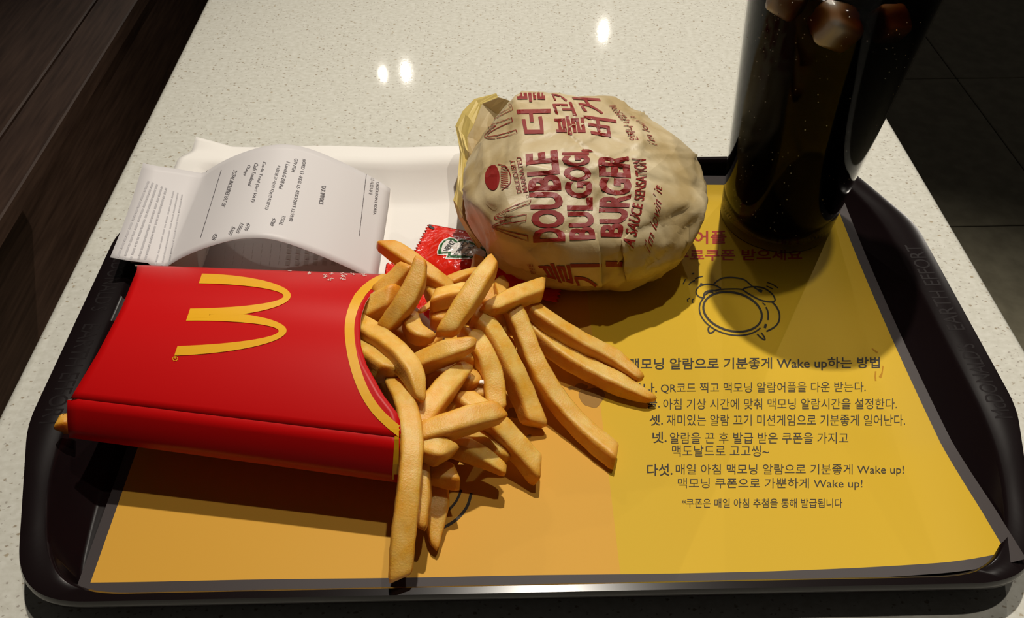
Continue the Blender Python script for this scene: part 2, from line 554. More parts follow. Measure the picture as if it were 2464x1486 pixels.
# ================================================================== paper placemat
MZ = 0.0058
def mat_z(x, y):
    z = MZ
    if x > 0.172: z += 7.6*(x-0.172)**2
    if x > 0.10 and y < 0.21: z += 0.0100*((x-0.10)/0.10)**1.6*((0.21-y)/0.062)**1.2
    if y > 0.392: z += (y-0.392)*0.55
    z += 0.00025*math.sin(x*60+1)*math.sin(y*50)
    return z
def build_mat():
    # corners in plan, a hair turned against the tray
    A, B, C, D = Vector((-0.1695, 0.1495)), Vector((0.2012, 0.1478)), Vector((0.2030, 0.4030)), Vector((-0.168, 0.4075))
    us = [0, 0.003, 0.013] + list(np.linspace(0.03, 0.95, 70)) + [0.96, 0.97, 0.98, 0.988, 1]
    vs_ = [0, 0.018] + list(np.linspace(0.04, 0.95, 50)) + [0.96, 0.98, 1]
    vs, fs, mi = [], [], []
    for v in vs_:
        for u in us:
            p = A*(1-u)*(1-v)+B*u*(1-v)+C*u*v+D*(1-u)*v
            bow = -0.0022*math.sin(math.pi*min(max((v-0.1)/0.85, 0), 1))*max(0, (u-0.9)/0.1)
            x = p.x+bow
            vs.append((x, p.y, mat_z(x, p.y)))
    n = len(us)
    for j in range(len(vs_)-1):
        for i in range(n-1):
            fs.append((j*n+i, j*n+i+1, (j+1)*n+i+1, (j+1)*n+i))
            mi.append(1 if (j == 0 or j == len(vs_)-2 or i < 2 or i == n-2) else 0)
    o = mesh_obj('paper_placemat', vs, fs, [M_mat, M_mat_border], midx=mi)
    tag(o, 'yellow and orange printed paper placemat lining the brown tray', 'placemat')
    return o
placemat = build_mat()
_bv_mat = bvh_of([placemat])

def mtext(lines, material, bold, name='lettering'):
    for t, x0, yb, x1, h, yb1 in lines:
        decal(name, px_text(t, [(x0, yb), (x1, yb1)], [(x0, yb-h), (x1, yb1-h)], bold), material, _bv_mat, cell=0, off=0.00012, parent=placemat)

mtext([('맥모닝 알람으로 기분좋게 Wake up하는 방법', 1513, 894, 2117, 32, 890)], M_mat_ink, 0.014)
mtext([('하나.', 1518, 948, 1581, 26, 946), ('둘.', 1556, 983, 1588, 25, 982), ('셋.', 1563, 1024, 1595, 26, 1023), ('넷.', 1570, 1066, 1604, 27, 1065), ('다섯.', 1557, 1145, 1618, 29, 1144)], M_mat_ink, 0.012)
mtext([('QR코드 찍고 맥모닝 알람어플을 다운 받는다.', 1590, 947, 2083, 26, 944),
       ('아침 기상 시간에 맞춰 맥모닝 알람시간을 설정한다.', 1596, 985, 2158, 26, 984),
       ('재미있는 알람 끄기 미션게임으로 기분좋게 일어난다.', 1604, 1024, 2178, 27, 1024),
       ('알람을 끈 후 발급 받은 쿠폰을 가지고', 1612, 1067, 2041, 27, 1067),
       ('맥도날드로 고고씽~', 1617, 1098, 1850, 27, 1098),
       ('매일 아침 맥모닝 알람으로 기분좋게 Wake up!', 1626, 1145, 2175, 29, 1145),
       ('맥모닝 쿠폰으로 가뿐하게 Wake up!', 1631, 1178, 2075, 28, 1178),
       ('*쿠폰은 매일 아침 추첨을 통해 발급됩니다', 1641, 1221, 2027, 22, 1221)], M_mat_ink, 0.0)
mtext([('알람어플', 1588, 590, 1748, 32, 586), ('무료쿠폰 받으세요', 1622, 627, 1930, 27, 626)], M_mat_red, 0.02)

# ---- alarm clock drawing (without its square code)
def clock_drawing():
    k = 300/1486
    def pt(a, b): return (1640+a*k, 540+b*k)
    S = []
    def st(pts, w, closed=False, sm=6):
        q = smooth_pts([pt(*p) for p in pts], sm, closed)
        S.extend(ribbon(q, w*k, closed))
    def ring(cx, cy, rx, ry, ang, w, a0=0, a1=360):
        q = []
        for i in range(49):
            a = math.radians(a0+(a1-a0)*i/48); x, y = rx*math.cos(a), ry*math.sin(a)
            t = math.radians(ang); q.append(pt(cx+x*math.cos(t)-y*math.sin(t), cy+x*math.sin(t)+y*math.cos(t)))
        S.extend(ribbon(q, w*k))
    ring(608, 1040, 355, 228, 14, 26)
    ring(600, 1055, 395, 258, 14, 18, 20, 205)
    st([(245, 880), (320, 810), (470, 775), (640, 768), (730, 775)], 16)
    st([(380, 715), (430, 670), (500, 637), (620, 632), (740, 655), (800, 700), (850, 745)], 17)
    st([(470, 765), (400, 725), (300, 712), (210, 740), (172, 800), (200, 855), (262, 878)], 17)
    st([(262, 850), (280, 810), (340, 788), (420, 792)], 20)
    st([(290, 838), (330, 805), (380, 812)], 16)
    st([(222, 706), (262, 722)], 26, sm=2)
    st([(725, 775), (770, 755), (860, 742), (980, 760), (1070, 820), (1110, 880), (1105, 915), (1040, 922), (940, 900), (840, 850), (760, 800), (725, 775)], 19)
    st([(860, 748), (905, 775), (960, 800)], 18)
    st([(915, 782), (960, 800)], 34, sm=2)
    st([(1080, 925), (1130, 980), (1165, 1060), (1160, 1150), (1110, 1220), (1010, 1275)], 22)
    st([(965, 932), (1000, 965)], 14, sm=2); st([(1005, 985), (1030, 1050), (1030, 1140)], 20)
    st([(1005, 1185), (992, 1235)], 30, sm=2)
    st([(345, 1205), (318, 1240), (330, 1290), (370, 1285), (405, 1245)], 20)
    st([(900, 1305), (940, 1345), (990, 1375), (985, 1340), (950, 1290)], 18)
    for a in ([(85, 718), (120, 685), (160, 668)], [(160, 652), (200, 630), (252, 618)], [(18, 712), (48, 650)], [(1015, 690), (1080, 712), (1150, 758)], [(1010, 732), (1090, 770)],
              [(98, 878), (70, 895), (78, 925)], [(148, 885), (125, 905), (135, 935)], [(125, 588), (150, 580)]):
        st(a, 14)
    decal('clock_drawing', polys_bm(S), M_mat_ink, _bv_mat, cell=0, off=0.00012, parent=placemat)
    # hand-drawn arc lines near the front, partly under the fries
    S2 = ribbon(smooth_pts([(1110, 1178), (1098, 1205), (1078, 1228), (1060, 1240)], 6), 6) + ribbon(smooth_pts([(1134, 1186), (1124, 1218), (1102, 1246), (1074, 1265), (1050, 1272)], 6), 7)
    decal('line_drawing', polys_bm(S2), M_mat_ink, _bv_mat, cell=0, off=0.00012, parent=placemat)
clock_drawing()

def blob(cx, cy, rx, ry, seed, n=28):
    r = random.Random(seed); ph = [r.uniform(0, 6.28) for _ in range(4)]
    q = []
    for i in range(n):
        a = 2*math.pi*i/n
        k = 1+0.14*math.sin(2*a+ph[0])+0.09*math.sin(3*a+ph[1])+0.05*math.sin(5*a+ph[2])
        q.append((cx+rx*k*math.cos(a), cy+ry*k*math.sin(a)))
    return q
for q in ((1424, 955, 27, 27, 3), (1398, 930, 14, 9, 4), (1376, 933, 9, 5, 7), (1273, 1049, 6, 4, 5), (1236, 993, 15, 15, 8)):
    decal('grease_stain', polys_bm([blob(*q)]), M_stain, _bv_mat, cell=0, off=0.0001, parent=placemat, label='brownish grease stain')
decal('sauce_smear', polys_bm(ribbon(smooth_pts([(2125, 880), (2122, 898), (2117, 908)], 4), [3, 3, 3, 3, 4, 5, 6, 7, 5]) + ribbon([(2107, 893), (2106, 906), (2107, 916)], 4) + ribbon([(2098, 838), (2112, 848)], 3)), M_stain2, _bv_mat, cell=0, off=0.0001, parent=placemat, label='orange sauce smear')

# ================================================================== napkin
def build_napkin():
    vs, fs = [], []
    nx, ny = 60, 44
    for j in range(ny+1):
        v = j/ny
        for i in range(nx+1):
            u = i/nx
            x = -0.190+u*0.215
            y = 0.325+v*(0.4455-0.325) - 0.009*u*v
            prof = 0.0076
            if y > 0.385: prof = 0.0076+(0.0208-0.0076)*min(1, ((y-0.385)/0.0245))**1.5
            if y > 0.4145: prof = 0.0212-(y-0.4145)*0.42
            if u < 0.14 and y < 0.4145: prof = max(prof, 0.0076+0.0138*min(1, (1-u/0.14)*1.9)**1.2)
            z = prof + 0.0006*math.sin(x*75+y*22) + 0.0003*math.sin(y*170+x*31)
            if u < 0.10 and v > 0.9: z += 0.007*(1-u/0.10)*(v-0.9)/0.1
            vs.append((x - 0.004*(1-u)*(1-v), y, max(z, 0.0074)))
    for j in range(ny):
        for i in range(nx):
            a = j*(nx+1)+i
            fs.append((a, a+1, a+nx+2, a+nx+1))
    o = mesh_obj('napkin', vs, fs, M_napkin)
    solidify(o, 0.0008, 1)
    tag(o, 'white paper napkin draped over the back rim of the tray', 'napkin')
    # embossed weave lines of the tissue
    tc, n = bump(M_napkin, 300, 0.15, 0.0004)
    return o
napkin = build_napkin()

# ================================================================== receipt strip
def build_receipt():
    path = [(-0.2035, 0.0318), (-0.196, 0.0292), (-0.186, 0.0270), (-0.178, 0.0250), (-0.1725, 0.0236)]
    x0, x1 = -0.1725, -0.0650
    for i in range(1, 36):
        t = i/36
        path.append((x0+(x1-x0)*t, 0.0236+(0.0125-0.0236)*t + 0.0262*math.sin(math.pi*t)**0.92))
    path += [(-0.0640, 0.0120), (-0.0655, 0.0101), (-0.080, 0.0098), (-0.10, 0.0098), (-0.12, 0.0098), (-0.14, 0.0098), (-0.16, 0.0100)]
    vs, fs = [], []
    ny = 16; n = len(path)
    for i, (x, z) in enumerate(path):
        for j in range(ny+1):
            v = j/ny
            y = 0.3155+0.0800*v + 0.0008*math.sin(i*0.35)
            zz = z + (0.0016*(v-0.5)**2*4*(1 if i < 5 else 0))
            vs.append((x+(0.006*(1-v) if i < 3 else -0.001*(1-v)), y-(0.004*(i-2)/4*0 if i else 0), zz))
    for i in range(n-1):
        for j in range(ny):
            a = i*(ny+1)+j
            fs.append((a, a+ny+1, a+ny+2, a+1))
    o = mesh_obj('receipt', vs, fs, M_receipt)
    solidify(o, 0.00009, -1)
    tag(o, 'curled white till receipt with grey printed lines behind the red carton', 'receipt')
    bv = bvh_of([o])
    T = []
    def down(s, a, b, h=9.5, bold=0.0):
        # reads downward, letter tops to the right
        d = Vector(b)-Vector(a); nrm = Vector((-d.y, d.x)).normalized()
        if nrm.x < 0: nrm = -nrm
        hh = nrm*h*0.5
        A, B = Vector(a), Vector(b)
        T.append(px_text(s, [tuple(A-hh), tuple(B-hh)], [tuple(A+hh), tuple(B+hh)], bold, 2))
    down('TAX INVOICE', (779, 447), (772, 492), 11, 0.01)
    down('#ORD 13 -REG 12- 07/03/2013 13:59:48', (733, 383), (699, 532))
    down('QTY ITEM', (713, 382), (704, 413)); down('TOTAL', (683, 519), (675, 541))
    down('1 LunchLG-DB Bul', (694, 390), (675, 454))
    down('더블불고기(라지)(런치할인)', (671, 399), (641, 504))
    down('4700', (661, 525), (653, 543)); down('Eat-In Total (Incl VAT)', (636, 390), (607, 486))
    down('Cash Tendered', (618, 393), (601, 447)); down('Change', (600, 397), (588, 422))
    down('4700', (599, 537), (592, 555)); down('10000', (583, 538), (571, 560)); down('5300', (563, 546), (553, 565))
    down('TOTAL INCLUDES VAT OF', (567, 409), (537, 497)); down('428', (521, 562), (513, 577))
    down('감사합니다', (897, 427), (891, 468), 9); down('ORDER POINT KOREA', (909, 438), (901, 516), 7)
    for bm in T: decal('printed_line', bm, M_ink, bv, cell=14, parent=o, off=0.00018)
    for a, b in (((533, 409), (483, 572)), ((881, 419), (864, 568))):
        R = []
        for i in range(52):
            p, q = Vector(a).lerp(Vector(b), i/52), Vector(a).lerp(Vector(b), (i+0.62)/52)
            R += ribbon([tuple(p), tuple(q)], 1.6)
        decal('dashed_rule', polys_bm(R), M_ink, bv, cell=0, parent=o, off=0.00018)
    # faint rows printed on the back, on the flap and on the underside strip
    rnd = random.Random(4); Fp = []
    for k, xo in enumerate((8, 22, 36, 52, 66, 90, 104, 118)):
        a, b = Vector((355+xo*0.72, 425+xo*0.30)), Vector((268+xo*1.15, 632+xo*0.16))
        t = 0.04
        while t < 0.93:
            l = rnd.uniform(0.02, 0.09)
            Fp += ribbon([tuple(a.lerp(b, t)), tuple(a.lerp(b, min(t+l, 0.95)))], 5.0 if k < 5 else 3.5)
            t += l+rnd.uniform(0.006, 0.02)
    decal('faint_print', polys_bm(Fp), M_faint, bv, cell=12, parent=o, off=0.00015)
    Fp = []
    for k in range(17):
        xx = 500+k*22
        for seg in range(4):
            y0 = 585+seg*14
            Fp += ribbon([(xx-seg*1.5, y0), (xx-2-seg*1.5, y0+11)], 11 if k > 8 else 1.2)
    for f in Fp[:]: pass
    low = bvh_of([o])
    bm = polys_bm(Fp)
    cutz = []
    for v in bm.verts:
        q = P(v.co.x, v.co.y, 0.0100)
        v.co = q
    decal_o = bm_obj('faint_print', bm, mat('receipt_back_print', (0.52, 0.48, 0.46), 0.6), o)
    return o
receipt = build_receipt()

# ================================================================== carton of fries
CZ = 0
def carton_pt(u, v, side):
    """u: 0 base end .. 1 mouth, v: 0 near edge .. 1 far edge; side: 'front' (upper) or 'back' (lower)"""
    nearf0, nearf1 = Vector((-0.1755, 0.2120, 0.0505)), Vector((-0.0400, 0.1905, 0.0490))
    farf0, farf1 = Vector((-0.1790, 0.3025, 0.0400)), Vector((-0.0525, 0.2950, 0.0380))
    nearb0, nearb1 = Vector((-0.1790, 0.2035, 0.0350)), Vector((-0.0415, 0.1815, 0.0310))
    farb0, farb1 = Vector((-0.1790, 0.3020, 0.0285)), Vector((-0.0500, 0.2990, 0.0255))
    if side == 'front':
        a, b = nearf0.lerp(nearf1, u), farf0.lerp(farf1, u)
        p = a.lerp(b, v)
        p.z += (0.0120+0.0020*u)*math.sin(math.pi*v)**0.9
    else:
        a, b = nearb0.lerp(nearb1, u), farb0.lerp(farb1, u)
        p = a.lerp(b, v)
        low = 0.0118+0.0088*(1-min(u, 1))
        p.z -= (p.z-low)*math.sin(math.pi*v)**0.6
    return p

def build_carton():
    root = empty('fries_carton', (-0.115, 0.245, 0.0098))
    tag(root, 'red cardboard fries carton lying on its back, golden arches on its front', 'fries carton')
    nu, nv = 40, 32
    def px_of(p):
        q = Vector(p)-EYE
        return CX+F_PX*q.dot(CR)/q.dot(CF), CY-F_PX*q.dot(CU)/q.dot(CF)
    def cut(edge, lo, hi, v):
        # the u at which the front panel meets a drawn cut line
        for _ in range(40):
            m_ = (lo+hi)/2; x, y = px_of(carton_pt(m_, v, 'front'))
            for k in range(len(edge)-1):
                if edge[k][1] <= y <= edge[k+1][1] or k == len(edge)-2:
                    f = (y-edge[k][1])/(edge[k+1][1]-edge[k][1]); ex = edge[k][0]+(edge[k+1][0]-edge[k][0])*max(min(f, 1.2), -.5); break
            if y < edge[0][1]: ex = edge[0][0]
            if x < ex: lo = m_
            else: hi = m_
        return lo
    MOUTH = [(985, 640), (955, 662), (925, 678), (895, 705), (880, 727), (869, 760), (866, 800), (869, 835), (874, 851), (882, 877), (900, 909), (921, 948), (947, 982), (962, 1000), (966, 1060)]
    BASE = [(332, 625), (329, 650), (292, 741), (235, 849), (176, 947), (166, 965)]
    mc, bc = {}, {}
    def mouth(v):      # the front panel is cut in a concave arc
        if v not in mc: mc[v] = cut(MOUTH, 0.6, 1.08, v)
        return mc[v]
    def basecut(v):
        if v not in bc: bc[v] = cut(BASE, -0.1, 0.2, v)
        return bc[v]
    def mouthb(v):     # the back panel reaches further, a convex arc
        return 0.985+0.245*(1-abs(2*v-1)**2.2)
    def panel(name, side, um, flip, base_dip=0.0):
        vs, fs = [], []
        for j in range(nv+1):
            v = j/nv; e = um(v)
            for i in range(nu+1):
                t = i/nu
                s = basecut(v) if base_dip else 0
                vs.append(carton_pt(s+(e-s)*t, v, side))
        for j in range(nv):
            for i in range(nu):
                a = j*(nu+1)+i; f = (a, a+1, a+nu+2, a+nu+1)
                fs.append(tuple(reversed(f)) if flip else f)
        o = mesh_obj(name, vs, fs, [M_red, M_cream])
        adopt(o, root)
        solidify(o, 0.0005, -1, 1, 1)
        return o
    front = panel('front_panel', 'front', mouth, False, 0.035)
    back = panel('back_panel', 'back', mouthb, True)
    sides = []
    for nm, v in (('side_panel', 0.0), ('side_panel', 1.0)):
        vs, fs = [], []
        for i in range(nu+1):
            u = i/nu
            a, b = carton_pt(u, v, 'front'), carton_pt(u, v, 'back')
            if i == 0 and v == 0: a = a + Vector((-0.0016, 0, -0.0012))
            for k in range(5):
                p = a.lerp(b, k/4)
                p.y += (0.0010 if v else -0.0010)*math.sin(math.pi*k/4)
                vs.append(p)
        for i in range(nu):
            for k in range(4):
                a = i*5+k; f = (a, a+1, a+6, a+5)
                fs.append(f if v == 0 else tuple(reversed(f)))
        o = mesh_obj(nm, vs, fs, [M_red, M_cream]); adopt(o, root); solidify(o, 0.0005, -1, 1, 1)
        sides.append(o)
    # closed base end, tucked in
    vs, fs = [], []
    for j in range(nv+1):
        v = j/nv
        a, b = carton_pt(basecut(v), v, 'front'), carton_pt(0.0, v, 'back')
        a = a.lerp(b, 0.02); a.x += 0.0006; b = b.copy(); b.x += 0.0006
        for k in range(5):
            p = a.lerp(b, k/4); p.x += 0.004*math.sin(math.pi*k/4)*math.sin(math.pi*v); vs.append(p)
    for j in range(nv):
        for k in range(4):
            a = j*5+k; fs.append((a, a+5, a+6, a+1))
    o = mesh_obj('base_flap', vs, fs, [M_red, M_cream]); adopt(o, root)
    bvf = bvh_of([front]); bvs = bvh_of([front, sides[0]])
    # golden arches, tops towards the mouth, legs towards the base
    bm = polys_bm(arch_polys())
    for v in bm.verts:
        x, y = v.co.x, v.co.y       # x across the letter, y up the letter
        a = (486+(420-486)*x, 660+(855-660)*x); b = (706+(684-706)*x, 664+(846-664)*x)
        v.co.x, v.co.y = a[0]+(b[0]-a[0])*y, a[1]+(b[1]-a[1])*y
    adopt_d('golden_arches', bm, M_gold, bvf, root, 'yellow double arch emblem')
    # registered mark
    bm = join_bms([polys_bm(ribbon([(422+6*math.cos(a), 863+5*math.sin(a)) for a in np.linspace(0, 6.283, 20)], 1.4)), px_text('R', [(425, 860), (425, 866)], [(419, 860), (419, 866)])])
    adopt_d('registered_mark', bm, M_gold, bvf, root)
    # yellow band following the mouth
    pts = smooth_pts([(962, 657), (930, 664), (893, 684), (865, 713), (847, 752), (841, 795), (847, 850), (861, 903), (880, 948), (905, 986), (937, 1018), (970, 1044)], 8)
    w = [12+10*min(1, i/24) if i < 24 else 23 for i in range(len(pts))]
    adopt_d('yellow_band', polys_bm(ribbon(pts, w)), M_gold, bvs, root, 'yellow curved stripe along the mouth')
    adopt_d('yellow_band', polys_bm([[(950, 1049), (966, 1052), (966, 1168), (943, 1163)]]), M_gold, bvs, root)
    # crease line
    # white scribbled print along the far edge
    S = []
    rnd = random.Random(9)
    for (cx, cy, n_) in ((705, 652, 3), (748, 656, 4), (790, 665, 6), (822, 664, 6), (852, 657, 4), (880, 661, 4), (735, 650, 2), (895, 655, 2)):
        for q in range(n_):
            x, y = cx+rnd.uniform(-9, 9), cy-6+q*3.0
            S += ribbon([(x-4, y), (x-1, y+rnd.uniform(-2, 2)), (x+2, y+rnd.uniform(-2, 2)), (x+5, y+rnd.uniform(-1.5, 1.5))], 1.3)
            S += ribbon([(x, y-2.5), (x+rnd.uniform(-2, 2), y+2.5)], 1.2)
    adopt_d('white_print', polys_bm(S), M_white_print, bvf, root, 'small white slanting print')
    return root
def adopt_d(name, bm, material, bvh, root, label=None, off=0.00025, cell=12):
    return decal(name, bm, material, bvh, off=off, cell=cell, parent=root, label=label)
carton = build_carton()

# ================================================================== fries
def fry(pts, half=0.0043, roll=45, taper=(1.0, 1.0), seed=0, flat=1.0, brown=0.0):
    """pts: (px, py, z) centre line in the photograph with heights; section is a rounded square"""
    rnd = random.Random(seed)
    C_ = [P(x, y, z) for x, y, z in pts]
    if len(C_) == 2: C_ = [C_[0], C_[0].lerp(C_[1], 0.5)+Vector((rnd.uniform(-1, 1), rnd.uniform(-1, 1), 0.3))*0.0012, C_[1]]
    cs = [Vector(v) for v in smooth_pts([tuple(c) for c in C_], 10)]
    # resample evenly
    d = [0]
    for i in range(1, len(cs)): d.append(d[-1]+(cs[i]-cs[i-1]).length)
    n = max(10, int(d[-1]/0.0016)); res = []
    k = 0
    for i in range(n+1):
        s = d[-1]*i/n
        while k < len(d)-2 and d[k+1] < s: k += 1
        f = (s-d[k])/max(d[k+1]-d[k], 1e-9); res.append(cs[k].lerp(cs[k+1], min(f, 1)))
    m_ = 28
    vs, fs, br = [], [], []
    ph = [rnd.uniform(0, 6.28) for _ in range(6)]
    tilt = rnd.choice((-1, 1))*rnd.uniform(0.3, 0.9)
    for i, c in enumerate(res):
        t = i/n
        T = (res[min(i+1, n)]-res[max(i-1, 0)]).normalized()
        up = Vector((0, 0, 1))
        if abs(T.dot(up)) > 0.95: up = Vector((0, 1, 0))
        S_ = T.cross(up).normalized(); U_ = S_.cross(T).normalized()
        L_ = d[-1]
        e0, e1 = min(t*L_/0.012, 1), min((1-t)*L_/0.016, 1)
        tp = (taper[0]+(1-taper[0])*e0**0.8)*(taper[1]+(1-taper[1])*e1**0.8)
        endr = min(1, 0.86+0.14*min(t, 1-t)*L_/0.0012)
        half_ = half*0.97; wob = 1+0.035*math.sin(t*L_*150+ph[0])+0.02*math.sin(t*L_*610+ph[1])
        wob2 = 1+0.035*math.sin(t*L_*130+ph[2])+0.02*math.sin(t*L_*540+ph[3])
        tw = math.radians(roll*0.6)+0.15*math.sin(t*3+ph[4])
        for j in range(m_):
            a = 2*math.pi*j/m_
            ca, sa = math.cos(a), math.sin(a)
            r = (abs(ca)**9+abs(sa)**9)**(-1/9)
            x, y = ca*r*half_*tp*endr*wob, sa*r*half_*flat*tp*endr*wob2
            x, y = x*math.cos(tw)-y*math.sin(tw), x*math.sin(tw)+y*math.cos(tw)
            slant = T*(x*tilt*(1 if t < 0.5 else -1)*max(0, 1-min(t, 1-t)*L_/0.006))
            jit = rnd.uniform(-1, 1)*0.00006
            vs.append(c+S_*(x+jit)+U_*(y+jit)+slant)
            corner = max(0, (r-1.08)/0.1)
            endb = max(0, 1-min(t, 1-t)*L_/0.005)
            side = min(1, max(0, (abs(ca)-abs(sa))*6)); br.append(min(1, 0.12*min(corner, 1)+(0.42+0.14*math.sin(t*L_*90+ph[5]))*side+0.45*endb+brown+0.10*rnd.random()))  # side faces tinted orange to paint in their shade; corners and ends fried brown
    for i in range(n):
        for j in range(m_):
            k2 = (j+1) % m_
            fs.append((i*m_+j, i*m_+k2, (i+1)*m_+k2, (i+1)*m_+j))
    for base, i0 in ((0, 0), (1, n)):
        cen = sum((Vector(vs[i0*m_+j]) for j in range(m_)), Vector())/m_
        T = (res[0]-res[1]) if base == 0 else (res[n]-res[n-1])
        vs.append(cen+T.normalized()*half*0.10*tp); br.append(min(1, 0.45+brown))
        ci = len(vs)-1
        for j in range(m_):
            k2 = (j+1) % m_
            fs.append((ci, i0*m_+k2, i0*m_+j) if base == 0 else (ci, i0*m_+j, i0*m_+k2))
    o = mesh_obj('french_fry', vs, fs, M_fry)
    bmn = bmesh.new(); bmn.from_mesh(o.data); bmesh.ops.recalc_face_normals(bmn, faces=bmn.faces); bmn.to_mesh(o.data); bmn.free()
    at = o.data.attributes.new('browning_side_shade', 'FLOAT', 'POINT')
    at.data.foreach_set('value', br)
    # origin at the fry's middle
    mid = res[n//2]; o.data.transform(Matrix.Translation(-mid)); o.location = mid
    return o

